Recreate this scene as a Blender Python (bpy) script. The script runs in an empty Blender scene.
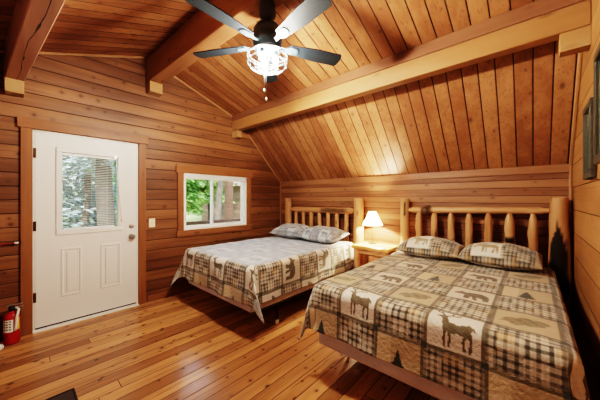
import bpy, bmesh, math, random
import numpy as np
from mathutils import Vector, Matrix, noise as mnoise
random.seed(7)
rng = np.random.default_rng(11)
C = bpy.context.scene.collection
PI = math.pi
W, KZ = 4.062, 1.703          # room width (x), knee wall height

# ------------------------------------------------------------------ helpers
def link(o, parent=None):
    C.objects.link(o)
    if parent: o.parent = parent
    return o

def tag(o, label=None, cat=None, group=None, kind=None):
    if label: o['label'] = label
    if cat: o['category'] = cat
    if group: o['group'] = group
    if kind: o['kind'] = kind
    return o

def thing(name, label, cat, loc=(0, 0, 0), rotz=0, group=None, kind=None):
    o = bpy.data.objects.new(name, None)
    o.empty_display_size = .1
    o.location = loc; o.rotation_euler = (0, 0, rotz)
    link(o)
    return tag(o, label, cat, group, kind)

def mesh_obj(name, me, mat, parent=None, smooth=False):
    o = bpy.data.objects.new(name, me)
    for m in (mat if isinstance(mat, (list, tuple)) else [mat]): me.materials.append(m)
    if smooth:
        me.polygons.foreach_set('use_smooth', [True]*len(me.polygons))
    return link(o, parent)

def obj(name, bm, mat, parent=None, smooth=False):
    bmesh.ops.recalc_face_normals(bm, faces=bm.faces)
    me = bpy.data.meshes.new(name); bm.to_mesh(me); bm.free()
    return mesh_obj(name, me, mat, parent, smooth)

def pydata(name, V, F, mat, parent=None, smooth=False):
    me = bpy.data.meshes.new(name); me.from_pydata(V, [], F); me.update()
    return mesh_obj(name, me, mat, parent, smooth)

def box(bm, x0, x1, y0, y1, z0, z1, bev=0):
    vs = [bm.verts.new((x, y, z)) for x in (x0, x1) for y in (y0, y1) for z in (z0, z1)]
    fs = [(0, 1, 3, 2), (4, 6, 7, 5), (0, 4, 5, 1), (2, 3, 7, 6), (0, 2, 6, 4), (1, 5, 7, 3)]
    faces = [bm.faces.new([vs[i] for i in f]) for f in fs]
    if bev > 0:
        es = list({e for f in faces for e in f.edges})
        bmesh.ops.bevel(bm, geom=es, offset=bev, segments=2, affect='EDGES', profile=.5)
    return bm

def boxobj(name, dims, mat, parent=None, bev=0.0):
    bm = bmesh.new(); box(bm, *dims, bev=bev)
    return obj(name, bm, mat, parent)

def prism(bm, poly, axis, a, b):
    """extrude a 2D polygon along axis 'x','y' or 'z' between a and b"""
    def p(q, t):
        return {'x': (t, q[0], q[1]), 'y': (q[0], t, q[1]), 'z': (q[0], q[1], t)}[axis]
    A = [bm.verts.new(p(q, a)) for q in poly]; B = [bm.verts.new(p(q, b)) for q in poly]
    n = len(poly)
    bm.faces.new(A); bm.faces.new(B[::-1])
    for i in range(n): bm.faces.new((A[i], A[(i+1) % n], B[(i+1) % n], B[i]))
    return bm

def lathe(bm, prof, n=32, center=(0, 0), cap=True):
    rings = []
    for r, z in prof:
        rings.append([bm.verts.new((center[0]+max(r, 1e-4)*math.cos(2*PI*k/n), center[1]+max(r, 1e-4)*math.sin(2*PI*k/n), z)) for k in range(n)])
    for a, b in zip(rings, rings[1:]):
        for k in range(n): bm.faces.new((a[k], a[(k+1) % n], b[(k+1) % n], b[k]))
    if cap:
        bm.faces.new(rings[0][::-1]); bm.faces.new(rings[-1])
    return bm

def tube(bm, pts, r, n=8, closed=False):
    pts = [Vector(p) for p in pts]; rings = []
    N = len(pts)
    for i, p in enumerate(pts):
        a = pts[(i-1) % N] if (closed or i > 0) else pts[i]
        b = pts[(i+1) % N] if (closed or i < N-1) else pts[i]
        d = (b-a).normalized()
        up = Vector((0, 0, 1)) if abs(d.z) < .9 else Vector((1, 0, 0))
        s = d.cross(up).normalized(); u = s.cross(d)
        rr = r[i] if isinstance(r, (list, tuple)) else r
        rings.append([bm.verts.new(p+(s*math.cos(2*PI*k/n)+u*math.sin(2*PI*k/n))*rr) for k in range(n)])
    m = N if closed else N-1
    for i in range(m):
        a, b = rings[i], rings[(i+1) % N]
        for k in range(n): bm.faces.new((a[k], a[(k+1) % n], b[(k+1) % n], b[k]))
    if not closed:
        bm.faces.new(rings[0][::-1]); bm.faces.new(rings[-1])
    return bm

# ------------------------------------------------------------------ materials
class NT:
    def __init__(s, name):
        s.m = bpy.data.materials.new(name); s.m.use_nodes = True
        s.t = s.m.node_tree; s.n = s.t.nodes; s.l = s.t.links
        s.b = s.n['Principled BSDF']
    def node(s, typ, **kw):
        n = s.n.new(typ)
        for k, v in kw.items(): setattr(n, k, v)
        return n
    def put(s, sock, v):
        if isinstance(v, bpy.types.NodeSocket): s.l.new(v, sock)
        elif v is not None: sock.default_value = v
    def math(s, op, a, b=None, c=None, clamp=False):
        n = s.node('ShaderNodeMath', operation=op, use_clamp=clamp)
        s.put(n.inputs[0], a)
        if b is not None: s.put(n.inputs[1], b)
        if c is not None: s.put(n.inputs[2], c)
        return n.outputs[0]
    def mix(s, f, a, b, blend='MIX'):
        n = s.node('ShaderNodeMix', data_type='RGBA', blend_type=blend)
        s.put(n.inputs[0], f); s.put(n.inputs[6], a); s.put(n.inputs[7], b)
        return n.outputs[2]
    def ramp(s, f, a, b):   # smoothstep a..b -> 0..1
        n = s.node('ShaderNodeMapRange', interpolation_type='SMOOTHSTEP')
        s.put(n.inputs[0], f); n.inputs[1].default_value = a; n.inputs[2].default_value = b
        return n.outputs[0]
    def noise(s, vec, scale, detail=3, rough=.55):
        n = s.node('ShaderNodeTexNoise'); n.inputs['Scale'].default_value = scale
        n.inputs['Detail'].default_value = detail; n.inputs['Roughness'].default_value = rough
        if vec is not None: s.l.new(vec, n.inputs['Vector'])
        return n.outputs[0]
    def xyz(s, x, y, z):
        n = s.node('ShaderNodeCombineXYZ')
        for i, v in enumerate((x, y, z)): s.put(n.inputs[i], v)
        return n.outputs[0]
    def sep(s, v):
        n = s.node('ShaderNodeSeparateXYZ'); s.l.new(v, n.inputs[0]); return n.outputs
    def pos(s): return s.node('ShaderNodeNewGeometry').outputs['Position']
    def ocoord(s): return s.node('ShaderNodeTexCoord').outputs['Object']
    def attr(s, name='Col'):
        n = s.node('ShaderNodeAttribute'); n.attribute_name = name; return n.outputs['Color']
    def bump(s, h, strength, dist=.01):
        n = s.node('ShaderNodeBump'); n.inputs['Strength'].default_value = strength; n.inputs['Distance'].default_value = dist
        s.l.new(h, n.inputs['Height']); s.l.new(n.outputs[0], s.b.inputs['Normal'])
    def col(s, v): s.put(s.b.inputs['Base Color'], v)
    def rough(s, v): s.put(s.b.inputs['Roughness'], v)

def rgb(*c): return (c[0], c[1], c[2], 1)

def plain(name, c, rough=.5, metal=0, emis=None, es=0):
    t = NT(name); t.col(rgb(*c)); t.rough(rough); t.b.inputs['Metallic'].default_value = metal
    nz = t.noise(t.ocoord(), 60, 2)
    t.col(t.mix(t.math('MULTIPLY', nz, .25), rgb(*c), rgb(*[v*.75 for v in c])))
    if emis:
        t.b.inputs['Emission Color'].default_value = rgb(*emis); t.b.inputs['Emission Strength'].default_value = es
    return t.m

def plank_mat(name, across, along, pitch, light, dark, knot, rough=.4, groove=.035, gdark=.12, vary=.5,
              knots=1.0, bulge=0.0, joint=0.0, gbump=.6, spec=.5, phase=0.0, world=True, kd=.55):
    """boards of a given pitch with grain, knots, per-board tone and dark joints between them"""
    t = NT(name)
    s = t.sep(t.pos() if world else t.ocoord()); ax = dict(x=s[0], y=s[1], z=s[2])
    A, L = ax[across], ax[along]
    third = ax[[k for k in 'xyz' if k not in (across, along)][0]]
    q = t.math('ADD', t.math('DIVIDE', A, pitch), 100+phase)
    idn = t.math('FLOOR', q); fr = t.math('FRACT', q)
    wn = t.node('ShaderNodeTexWhiteNoise', noise_dimensions='1D'); t.l.new(idn, wn.inputs['W'])
    r1 = wn.outputs['Value']
    off = t.math('MULTIPLY', r1, 37.0)
    if joint > 0:
        jl = t.math('ADD', t.math('DIVIDE', L, joint), off)
        jf = t.math('FRACT', jl); jid = t.math('FLOOR', jl)
        wn2 = t.node('ShaderNodeTexWhiteNoise', noise_dimensions='2D')
        t.l.new(t.xyz(jid, idn, 0), wn2.inputs['Vector']); r2 = wn2.outputs['Value']
    else:
        r2 = r1
    # grain
    gv = t.xyz(t.math('ADD', t.math('MULTIPLY', L, 1.6), off), t.math('ADD', t.math('MULTIPLY', A, 30), off), t.math('MULTIPLY', third, 30))
    g1 = t.noise(gv, 1.0, 4, .6)
    gv2 = t.xyz(t.math('ADD', t.math('MULTIPLY', L, 1.2), off), t.math('MULTIPLY', A, 7), t.math('MULTIPLY', third, 7))
    g2 = t.noise(gv2, 1.0, 3, .5)
    gv3 = t.xyz(t.math('ADD', t.math('MULTIPLY', L, .9), off), t.math('MULTIPLY', A, 55), t.math('MULTIPLY', third, 55))
    g3 = t.noise(gv3, 1.0, 2, .5)
    tone = t.math('ADD', t.math('MULTIPLY', t.math('SUBTRACT', r2, .5), vary), t.math('ADD', t.math('MULTIPLY', g2, .75), t.math('MULTIPLY', g1, .45)))
    base = t.mix(t.ramp(tone, .30, .90), rgb(*dark), rgb(*light))
    streak_ = t.ramp(g3, .56, .74)
    base = t.mix(t.math('MULTIPLY', streak_, .6), base, rgb(*[c*.6 for c in dark]))
    # knots
    vo = t.node('ShaderNodeTexVoronoi', feature='F1', voronoi_dimensions='2D'); vo.inputs['Scale'].default_value = 1.0
    vo.inputs['Randomness'].default_value = .9
    t.l.new(t.xyz(t.math('ADD', t.math('MULTIPLY', L, 6.5), off), t.math('MULTIPLY', q, .95), 0), vo.inputs['Vector'])
    sc_ = t.node('ShaderNodeSeparateColor'); t.l.new(vo.outputs['Color'], sc_.inputs[0])
    has = t.math('MULTIPLY', t.ramp(sc_.outputs[0], kd, kd+.4), 1.0)
    rad = t.math('ADD', .05, t.math('MULTIPLY', sc_.outputs[1], .08))
    dd = t.math('DIVIDE', vo.outputs['Distance'], rad)
    kn = t.math('MULTIPLY', t.math('SUBTRACT', 1.0, t.ramp(dd, .6, 1.25)), has)
    halo = t.math('MULTIPLY', t.math('SUBTRACT', 1.0, t.ramp(dd, .9, 3.0)), has)
    base = t.mix(t.math('MULTIPLY', halo, .45*knots, clamp=True), base, rgb(*dark))
    base = t.mix(t.math('MULTIPLY', kn, .85*knots, clamp=True), base, rgb(*knot))
    # joints
    e = t.math('MINIMUM', fr, t.math('SUBTRACT', 1.0, fr))
    g = t.math('SUBTRACT', 1.0, t.ramp(e, groove*.35, groove))
    if joint > 0:
        je = t.math('MINIMUM', jf, t.math('SUBTRACT', 1.0, jf))
        gj = t.math('SUBTRACT', 1.0, t.ramp(je, .0012/joint, .003/joint))
        g = t.math('MAXIMUM', g, gj)
    base = t.mix(g, base, rgb(*[c*gdark for c in dark]))
    t.col(base)
    t.rough(t.math('ADD', rough, t.math('MULTIPLY', t.math('ADD', g1, g), .12)))
    t.b.inputs['Specular IOR Level'].default_value = spec
    h = t.math('ADD', t.math('MULTIPLY', g, -gbump), t.math('MULTIPLY', g1, .05))
    if bulge > 0:
        c = t.math('SUBTRACT', t.math('MULTIPLY', fr, 2), 1)
        h = t.math('ADD', h, t.math('MULTIPLY', t.math('SUBTRACT', 1, t.math('MULTIPLY', c, c)), bulge))
    t.bump(h, .8, .012)
    return t.m

def wood_mat(name, axis, light, dark, knot, rough=.45, scale=1.0, use_attr=False, world=False, spec=.4):
    """solid timber with grain along one object axis; attribute Col.r darkens bark pockets and checks"""
    t = NT(name)
    s = t.sep(t.pos() if world else t.ocoord()); k = 'xyz'.index(axis)
    o = [s[i] for i in range(3)]
    oi = t.node('ShaderNodeObjectInfo').outputs['Random']
    off = t.math('MULTIPLY', oi, 20)
    m = [t.math('ADD', t.math('MULTIPLY', o[i], (1.3 if i == k else 26)*scale), off) for i in range(3)]
    g1 = t.noise(t.xyz(*m), 1.0, 4, .6)
    m2 = [t.math('ADD', t.math('MULTIPLY', o[i], (1.2 if i == k else 6)*scale), off) for i in range(3)]
    g2 = t.noise(t.xyz(*m2), 1.0, 3, .5)
    tone = t.math('ADD', t.math('MULTIPLY', g2, .75), t.math('MULTIPLY', g1, .4))
    base = t.mix(t.ramp(tone, .25, .9), rgb(*dark), rgb(*light))
    vo = t.node('ShaderNodeTexVoronoi', feature='F1'); vo.inputs['Scale'].default_value = 1.0
    m3 = [t.math('ADD', t.math('MULTIPLY', o[i], (3.0 if i == k else 8)*scale), off) for i in range(3)]
    t.l.new(t.xyz(*m3), vo.inputs['Vector'])
    kn = t.math('SUBTRACT', 1.0, t.ramp(vo.outputs['Distance'], .06, .2))
    base = t.mix(t.math('MULTIPLY', kn, .7), base, rgb(*knot))
    if use_attr:
        sp = t.node('ShaderNodeSeparateColor'); t.l.new(t.attr('Col'), sp.inputs[0])
        base = t.mix(sp.outputs[0], base, rgb(.018, .012, .008))
    t.col(base); t.rough(rough); t.b.inputs['Specular IOR Level'].default_value = spec
    t.bump(g1, .25, .006)
    return t.m

M = {}
M['wall_left'] = plank_mat('left_wall_boards', 'z', 'y', .135, (0.281, 0.128, 0.058), (0.121, 0.047, 0.020), (0.053, 0.022, 0.013), rough=.42, groove=.04, gdark=.2, vary=.34, bulge=.2, knots=.75)
M['wall_back'] = plank_mat('back_wall_boards', 'z', 'x', .082, (0.359, 0.175, 0.087), (0.184, 0.074, 0.033), (0.063, 0.027, 0.015), rough=.42, groove=.04, gdark=.2, vary=.45, bulge=.2, knots=.75)
M['wall_right'] = plank_mat('right_wall_boards', 'z', 'y', .21, (0.43, 0.23, 0.105), (0.31, 0.145, 0.056), (0.116, 0.050, 0.026), rough=.45, groove=.025, gdark=.3, vary=.3, bulge=.1, knots=.5)
M['ceiling'] = plank_mat('ceiling_boards', 'x', 'y', .126, (0.407, 0.195, 0.092), (0.233, 0.092, 0.040), (0.063, 0.026, 0.015), rough=.42, groove=.05, gdark=.08, vary=.4, bulge=.06, knots=.7)
M['floor'] = plank_mat('floor_boards', 'x', 'y', .112, (0.56, 0.285, 0.125), (0.255, 0.108, 0.044), (0.029, 0.013, 0.010), rough=.23, groove=.034, gdark=.06, vary=.55, joint=2.9, knots=1.0, kd=.25, gbump=.35, spec=.5)
M['beam'] = wood_mat('beam_timber', 'x', (0.349, 0.170, 0.087), (0.223, 0.098, 0.046), (0.097, 0.045, 0.026), world=True)
M['beam_light'] = wood_mat('pale_beam_timber', 'x', (0.35, 0.185, 0.085), (0.28, 0.132, 0.055), (0.175, 0.080, 0.041), world=True)
M['beam_dark'] = wood_mat('brown_beam_timber', 'x', (0.242, 0.115, 0.064), (0.165, 0.072, 0.038), (0.068, 0.030, 0.018), world=True)
M['beam_grey'] = wood_mat('weathered_beam_timber', 'x', (0.46, 0.24, 0.165), (0.34, 0.165, 0.105), (0.097, 0.045, 0.032), world=True)
M['block'] = wood_mat('pale_block_timber', 'x', (0.40, 0.24, 0.12), (0.33, 0.175, 0.075), (0.291, 0.150, 0.077), world=True)
M['casing'] = wood_mat('casing_timber', 'z', (0.301, 0.132, 0.059), (0.204, 0.080, 0.033), (0.107, 0.040, 0.023), world=True)
M['casing_h'] = wood_mat('head_casing_timber', 'y', (0.301, 0.132, 0.059), (0.204, 0.080, 0.033), (0.107, 0.040, 0.023), world=True)
M['trim'] = wood_mat('pale_trim_timber', 'z', (0.427, 0.235, 0.122), (0.330, 0.160, 0.074), (0.194, 0.080, 0.038), world=True)
M['log'] = wood_mat('peeled_log', 'z', (0.582, 0.335, 0.179), (0.388, 0.190, 0.084), (0.145, 0.065, 0.036), use_attr=True, rough=.38)
M['slab'] = wood_mat('nightstand_slab', 'x', (.74, .47, .19), (.56, .31, .1), (.25, .12, .04), rough=.35)
M['door'] = plain('white_door_paint', (.78, .77, .74), .4)
M['vinyl'] = plain('white_vinyl', (.85, .85, .83), .35)
M['blind'] = plain('white_blind', (.86, .87, .86), .5)
M['cage'] = plain('cage_wire', (.05, .05, .05), .4, .3)
M['steel'] = plain('satin_steel', (.55, .53, .5), .3, 1)
M['hinge'] = plain('dark_bronze', (.10, .06, .04), .4, .8)
M['black'] = plain('black_plastic', (.015, .015, .016), .45)
M['darkmetal'] = plain('fan_metal', (.035, .052, .064), .42, .15)
M['red'] = plain('red_enamel', (.36, .010, .016), .28)
M['darkred'] = plain('dark_red_paint', (.22, .010, .018), .5)
M['paper'] = plain('paper_white', (.82, .80, .75), .7)
M['yellow'] = plain('label_yellow', (.78, .62, .12), .6)
M['mat'] = plain('dark_mat_pile', (.06, .045, .04), .95)
M['mat_edge'] = plain('mat_rubber', (.02, .018, .018), .8)
M['boxspring'] = None
M['plate'] = plain('ivory_plate', (.82, .76, .6), .4)
M['lamp_metal'] = plain('lamp_bronze', (.16, .11, .07), .35, .8)
M['picture'] = None

t = NT('mattress_fabric'); nz = t.noise(t.ocoord(), 9, 3); t.col(t.mix(nz, rgb(.66, .61, .64), rgb(.50, .455, .48))); t.rough(.75)
t.bump(t.noise(t.ocoord(), 30, 2), .4, .01); M['boxspring'] = t.m
t = NT('mattress_white'); t.col(rgb(.7, .68, .64)); t.rough(.8); t.bump(t.noise(t.ocoord(), 40, 2), .3, .01); M['mattress'] = t.m

t = NT('quilt_cloth'); t.col(t.attr('Col')); t.rough(.78); t.b.inputs['Sheen Weight'].default_value = .25
t.b.inputs['Specular IOR Level'].default_value = .35
h = t.math('ADD', t.noise(t.ocoord(), 38, 3), t.math('MULTIPLY', t.noise(t.ocoord(), 140, 2), .3)); t.bump(h, .55, .012); M['quilt'] = t.m

t = NT('fan_blade_wood'); s = t.sep(t.ocoord())
g = t.noise(t.xyz(t.math('MULTIPLY', s[0], 3), t.math('MULTIPLY', s[1], 50), 0), 1, 4)
t.col(t.mix(g, rgb(.006, .009, .012), rgb(.015, .020, .025))); t.rough(.55); t.b.inputs['Specular IOR Level'].default_value = .2; M['blade'] = t.m

t = NT('picture_print'); g = t.noise(t.pos(), 7, 4)
t.col(t.mix(t.ramp(g, .35, .65), rgb(.07, .10, .08), rgb(.34, .30, .22))); t.rough(.15); M['picture'] = t.m
t = NT('weathered_frame'); g = t.noise(t.pos(), 30, 4)
t.col(t.mix(g, rgb(.03, .027, .019), rgb(.095, .085, .06))); t.rough(.5); M['frame'] = t.m

def glass_mat(name, tint=(.97, 1, .99)):
    m = bpy.data.materials.new(name); m.use_nodes = True; nt = m.node_tree; nt.nodes.clear()
    o = nt.nodes.new('ShaderNodeOutputMaterial'); tr = nt.nodes.new('ShaderNodeBsdfTransparent'); gl = nt.nodes.new('ShaderNodeBsdfGlossy')
    tr.inputs[0].default_value = rgb(*tint); gl.inputs['Roughness'].default_value = .02
    f = nt.nodes.new('ShaderNodeFresnel'); f.inputs[0].default_value = 1.45
    mx = nt.nodes.new('ShaderNodeMixShader')
    nt.links.new(f.outputs[0], mx.inputs[0]); nt.links.new(tr.outputs[0], mx.inputs[1]); nt.links.new(gl.outputs[0], mx.inputs[2])
    nt.links.new(mx.outputs[0], o.inputs[0]); return m
M['glass'] = glass_mat('clear_pane')

def shade_mat():
    m = bpy.data.materials.new('lampshade_linen'); m.use_nodes = True; nt = m.node_tree; nt.nodes.clear()
    o = nt.nodes.new('ShaderNodeOutputMaterial'); d = nt.nodes.new('ShaderNodeBsdfDiffuse'); tl = nt.nodes.new('ShaderNodeBsdfTranslucent')
    d.inputs[0].default_value = rgb(.85, .78, .62); tl.inputs[0].default_value = rgb(.95, .82, .58)
    tex = nt.nodes.new('ShaderNodeTexNoise'); tex.inputs['Scale'].default_value = 90
    mx = nt.nodes.new('ShaderNodeMixShader'); mx.inputs[0].default_value = .55
    nt.links.new(d.outputs[0], mx.inputs[1]); nt.links.new(tl.outputs[0], mx.inputs[2]); nt.links.new(mx.outputs[0], o.inputs[0]); return m
M['shade'] = shade_mat()
def emit_mat(name, c, s):
    m = bpy.data.materials.new(name); m.use_nodes = True; nt = m.node_tree; nt.nodes.clear()
    o = nt.nodes.new('ShaderNodeOutputMaterial'); e = nt.nodes.new('ShaderNodeEmission'); e.inputs[0].default_value = rgb(*c); e.inputs[1].default_value = s
    nt.links.new(e.outputs[0], o.inputs[0]); return m
M['bulb'] = emit_mat('lit_bulb', (1, .91, .77), 3900)
M['lampbulb'] = emit_mat('lit_lamp_bulb', (1, .83, .60), 4800)

def leaf_mat(name, a, b):
    t = NT(name); g = t.noise(t.pos(), 1.3, 3); t.col(t.mix(t.ramp(g, .35, .65), rgb(*a), rgb(*b))); t.rough(.7)
    t.b.inputs['Transmission Weight'].default_value = 0; return t.m
M['leaf_a'] = leaf_mat('spruce_needles', (.05, .15, .05), (.16, .32, .10))
M['leaf_b'] = leaf_mat('young_leaves', (.14, .30, .08), (.34, .50, .16))
M['leaf_c'] = leaf_mat('hazed_needles', (.24, .34, .34), (.48, .58, .60))  # paled and blued: haze of the door glass painted into the needles
t = NT('tree_bark'); g = t.noise(t.ocoord(), 6, 5); t.col(t.mix(g, rgb(.06, .05, .045), rgb(.22, .18, .15))); t.rough(.9); t.bump(g, .6, .03); M['bark'] = t.m
t = NT('lawn_grass'); g = t.noise(t.pos(), .5, 5); g2 = t.noise(t.pos(), 9, 3)
t.col(t.mix(t.ramp(g, .35, .7), t.mix(g2, rgb(.18, .27, .08), rgb(.34, .42, .15)), rgb(.52, .48, .28))); t.rough(.9); M['lawn'] = t.m
M['porch'] = wood_mat('porch_boards', 'y', (.20, .11, .075), (.12, .065, .042), (.06, .04, .03), world=True)
M['porch_dark'] = wood_mat('porch_rail_timber', 'y', (.10, .06, .04), (.05, .03, .02), (.02, .015, .01), world=True)
M['cabin'] = plank_mat('cabin_boards', 'z', 'y', .2, (.42, .27, .2), (.28, .17, .13), (.12, .07, .05), groove=.04, gdark=.4)
M['roofing'] = plain('cabin_roofing', (.42, .3, .25), .8)

# ------------------------------------------------------------------ room shell
# roof profile (y, z) at the left gable and at the right gable
PL = [(0, KZ), (-.99, 2.711), (-2.436, 3.227), (-3.86, 2.72), (-4.86, KZ)]
PR = [(0, KZ), (-.90, 2.711), (-2.30, 3.227), (-3.62, 2.72), (-4.86, KZ)]
YF = -4.86

def roof_z(P, y):
    for (a, za), (b, zb) in zip(P, P[1:]):
        if b <= y <= a: return za+(zb-za)*(a-y)/(a-b)
    return KZ

def gable(name, x, P, holes, mat, label):
    ys = sorted({y for y, z in P} | {h[0] for h in holes} | {h[1] for h in holes})
    bm = bmesh.new(); cache = {}
    def v(y, z):
        k = (round(y, 4), round(z, 4))
        if k not in cache: cache[k] = bm.verts.new((x, y, z))
        return cache[k]
    for a, b in zip(ys, ys[1:]):
        spans = [(0, 0)]+[(h[2], h[3]) for h in holes if h[0] <= a+1e-6 and h[1] >= b-1e-6]
        spans.sort(); z0 = 0.0
        for s0, s1 in spans:
            if s0 > z0+1e-6: bm.faces.new((v(a, z0), v(b, z0), v(b, s0), v(a, s0)))
            z0 = max(z0, s1)
        bm.faces.new((v(a, z0), v(b, z0), v(b, roof_z(P, b)), v(a, roof_z(P, a))))
    # thickness outward
    out = -.14 if x < 1 else .14
    r = bmesh.ops.extrude_face_region(bm, geom=list(bm.faces))
    for q in [g for g in r['geom'] if isinstance(g, bmesh.types.BMVert)]: q.co.x += out
    o = obj(name, bm, mat)
    return tag(o, label, 'wall', kind='structure')

DOOR = (-3.487, -2.527, 0.0, 2.075)
WIN = (-1.97, -.83, .885, 1.745)
gable('wall_left', 0, PL, [DOOR, WIN], M['wall_left'], 'gable wall of orange pine boards holding the white door and the window')
gable('wall_right', W, PR, [], M['wall_right'], 'paler pine board wall close on the right with two pictures')
tag(boxobj('wall_back', (-.14, W+.14, 0, .14, 0, KZ+.05), M['wall_back']), 'low pine board knee wall behind both log headboards', 'wall', kind='structure')
tag(boxobj('wall_front', (-.14, W+.14, YF-.14, YF, 0, KZ+.05), M['wall_back']), 'low pine board knee wall behind the viewer', 'wall', kind='structure')
tag(boxobj('floor', (-.14, W+.14, YF-.14, .14, -.12, 0), M['floor']), 'glossy knotty pine board floor', 'floor', kind='structure')

# ceiling: ruled panels between the two gables, thickened outward
bm = bmesh.new()
NX = 8; rows = []
for i in range(NX+1):
    t_ = i/NX; x = -.14+(W+.28)*t_
    rows.append([bm.verts.new((x, a[0]+(b[0]-a[0])*t_, a[1]+(b[1]-a[1])*t_)) for a, b in zip(PL, PR)])
for a, b in zip(rows, rows[1:]):
    for k in range(4): bm.faces.new((a[k], a[k+1], b[k+1], b[k]))
r = bmesh.ops.extrude_face_region(bm, geom=list(bm.faces))
for q in [g for g in r['geom'] if isinstance(g, bmesh.types.BMVert)]: q.co.z += .14
tag(obj('ceiling', bm, M['ceiling']), 'pine board ceiling sloping steeply above the headboards and gently at the ridge', 'ceiling', kind='structure')

# beams -----------------------------------------------------------------
def skew_beam(bm, y0, y1, z0, z1, s, x0=.0, x1=W):
    """box beam along x whose y drifts by s per metre"""
    A = [bm.verts.new((x, y+s*x, z)) for x in (x0, x1) for y in (y0, y1) for z in (z0, z1)]
    for f in [(0, 1, 3, 2), (4, 6, 7, 5), (0, 4, 5, 1), (2, 3, 7, 6), (0, 2, 6, 4), (1, 5, 7, 3)]:
        bm.faces.new([A[i] for i in f])
    bmesh.ops.bevel(bm, geom=list(bm.edges), offset=.006, segments=1, affect='EDGES')
    return bm
def beam(name, label, mat, y0, y1, z0, z1, s):
    o = obj(name, skew_beam(bmesh.new(), y0, y1, z0, z1, s), mat)
    return tag(o, label, 'beam', kind='structure')
rb = beam('ceiling_beam', 'brown ridge beam passing behind the fan', M['beam'], -2.445, -2.285, 2.878, 3.20, .034)
boxobj('support_block', (0, .14, -2.441, -2.287, 2.74, 2.876), M['block'], rb, .004)
lb = beam('ceiling_beam', 'cracked brown beam at the upper left above the door', M['beam_grey'], -3.672, -3.545, 2.495, 2.80, .076)
boxobj('support_block', (0, .14, -3.664, -3.538, 2.365, 2.493), M['block'], lb, .004)
# the long check in the underside of the left beam
V, F = [], []; n = 60
for i in range(n+1):
    x = .13+3.0*i/n
    yc = -3.607+.076*x+.012*math.sin(x*5)+.008*mnoise.noise((x*6, 1, 3)); w = .0018+.0022*abs(mnoise.noise((x*9, 4, 2)))+(.004 if abs(x-.75) < .03 or abs(x-1.35) < .03 else 0)
    V += [(x, yc-w, 2.4935), (x, yc+w, 2.4935)]
    if i: k = 2*i; F.append((k-2, k-1, k+1, k))
pydata('crack', V, F, M['black'], lb)
pb = beam('ceiling_beam', 'long pale lower beam where the ceiling changes slope above the beds', M['beam_light'], -1.135, -1.03, 2.50, 2.668, .010)
ub = obj('upper_timber', skew_beam(bmesh.new(), -1.138, -1.0, 2.670, 2.84, .010), M['beam_dark'], pb)
boxobj('support_block', (0, .14, -1.13, -1.035, 2.385, 2.498), M['block'], pb, .004)
boxobj('support_block', (3.915, W, -1.09, -.99, 2.37, 2.498), M['block'], pb, .004)

# thin trims where walls and ceiling meet
def strip(name, pts, r, mat, label):
    bm = bmesh.new(); tube(bm, pts, r, 6)
    return tag(obj(name, bm, mat), label, 'trim', kind='structure')
ins = .012
strip('trim_1', [(ins, -ins, 0), (ins, -ins, KZ-.01)], .012, M['trim'], 'slim upright trim in the corner left of the beds')
strip('trim_2', [(W-ins, -ins, 0), (W-ins, -ins, KZ-.01)], .013, M['trim'], 'slim upright trim in the corner right of the beds')
strip('trim_3', [(ins, -.01, KZ-.02), (ins, -.985, 2.69)], .012, M['trim'], 'slim sloping trim on the left gable under the steep ceiling')
strip('trim_4', [(W-ins, -.01, KZ-.02), (W-ins, -.895, 2.69)], .014, M['trim'], 'slim sloping trim on the right gable under the steep ceiling')
strip('trim_5', [(ins, -1.0, 2.70), (ins, -2.436, 3.212)], .013, M['trim'], 'slim trim on the left gable between ridge beam and long beam')
strip('trim_6', [(ins, -2.436, 3.212), (ins, -3.86, 2.705)], .013, M['trim'], 'slim trim on the left gable left of the ridge beam')
tag(boxobj('trim_7', (.02, W-.02, -.022, 0, KZ-.085, KZ-.012), M['beam'], bev=.004), 'flat board capping the knee wall behind the beds', 'trim', kind='structure')
tag(boxobj('baseboard_left', (0, .016, -2.42, -.03, 0, .075), M['casing_h'], bev=.003), 'low pine baseboard right of the door', 'baseboard', kind='structure')
tag(boxobj('baseboard_back', (.03, W-.03, -.016, 0, 0, .075), M['beam'], bev=.003), 'low pine baseboard behind the beds', 'baseboard', kind='structure')

# ------------------------------------------------------------------ door
d = thing('door_1', 'white half-glazed door in a pine casing on the left wall', 'door', (0, -3.46, 0), kind='structure')
def D(name, dims, mat, bev=0, parent=d):     # dims given in room coordinates
    x0, x1, y0, y1, z0, z1 = dims
    return boxobj(name, (x0, x1, y0+3.46, y1+3.46, z0, z1), mat, parent, bev)
D('casing', (0, .028, -3.562, -3.478, 0, 2.07), M['casing'], .004)
D('casing', (0, .028, -2.532, -2.448, 0, 2.07), M['casing'], .004)
D('head_casing', (0, .034, -3.585, -2.425, 2.07, 2.165), M['casing_h'], .004)
D('jamb', (-.14, .0, -3.487, -3.462, 0, 2.075), M['door'])
D('jamb', (-.14, .0, -2.552, -2.527, 0, 2.075), M['door'])
D('head_jamb', (-.14, .0, -3.487, -2.527, 2.052, 2.075), M['door'])
D('threshold', (-.14, .045, -3.478, -2.535, 0, .020), M['vinyl'], .003)
D('gap_strip', (-.045, -.006, -3.46, -2.548, .0205, .034), M['black'])  # dark gap under the slab drawn as a black strip
GY0, GY1, GZ0, GZ1 = -3.255, -2.752, 1.02, 1.865
bm = bmesh.new(); dy = 3.46
X0, X1 = -.048, -.004
for q in [(-3.46, GY0, .022, 2.05), (GY1, -2.545, .022, 2.05), (GY0, GY1, GZ1, 2.05), (GY0, GY1, .022, GZ0)]:
    box(bm, X0, X1, q[0]+dy, q[1]+dy, max(q[2], .035), q[3])
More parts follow.
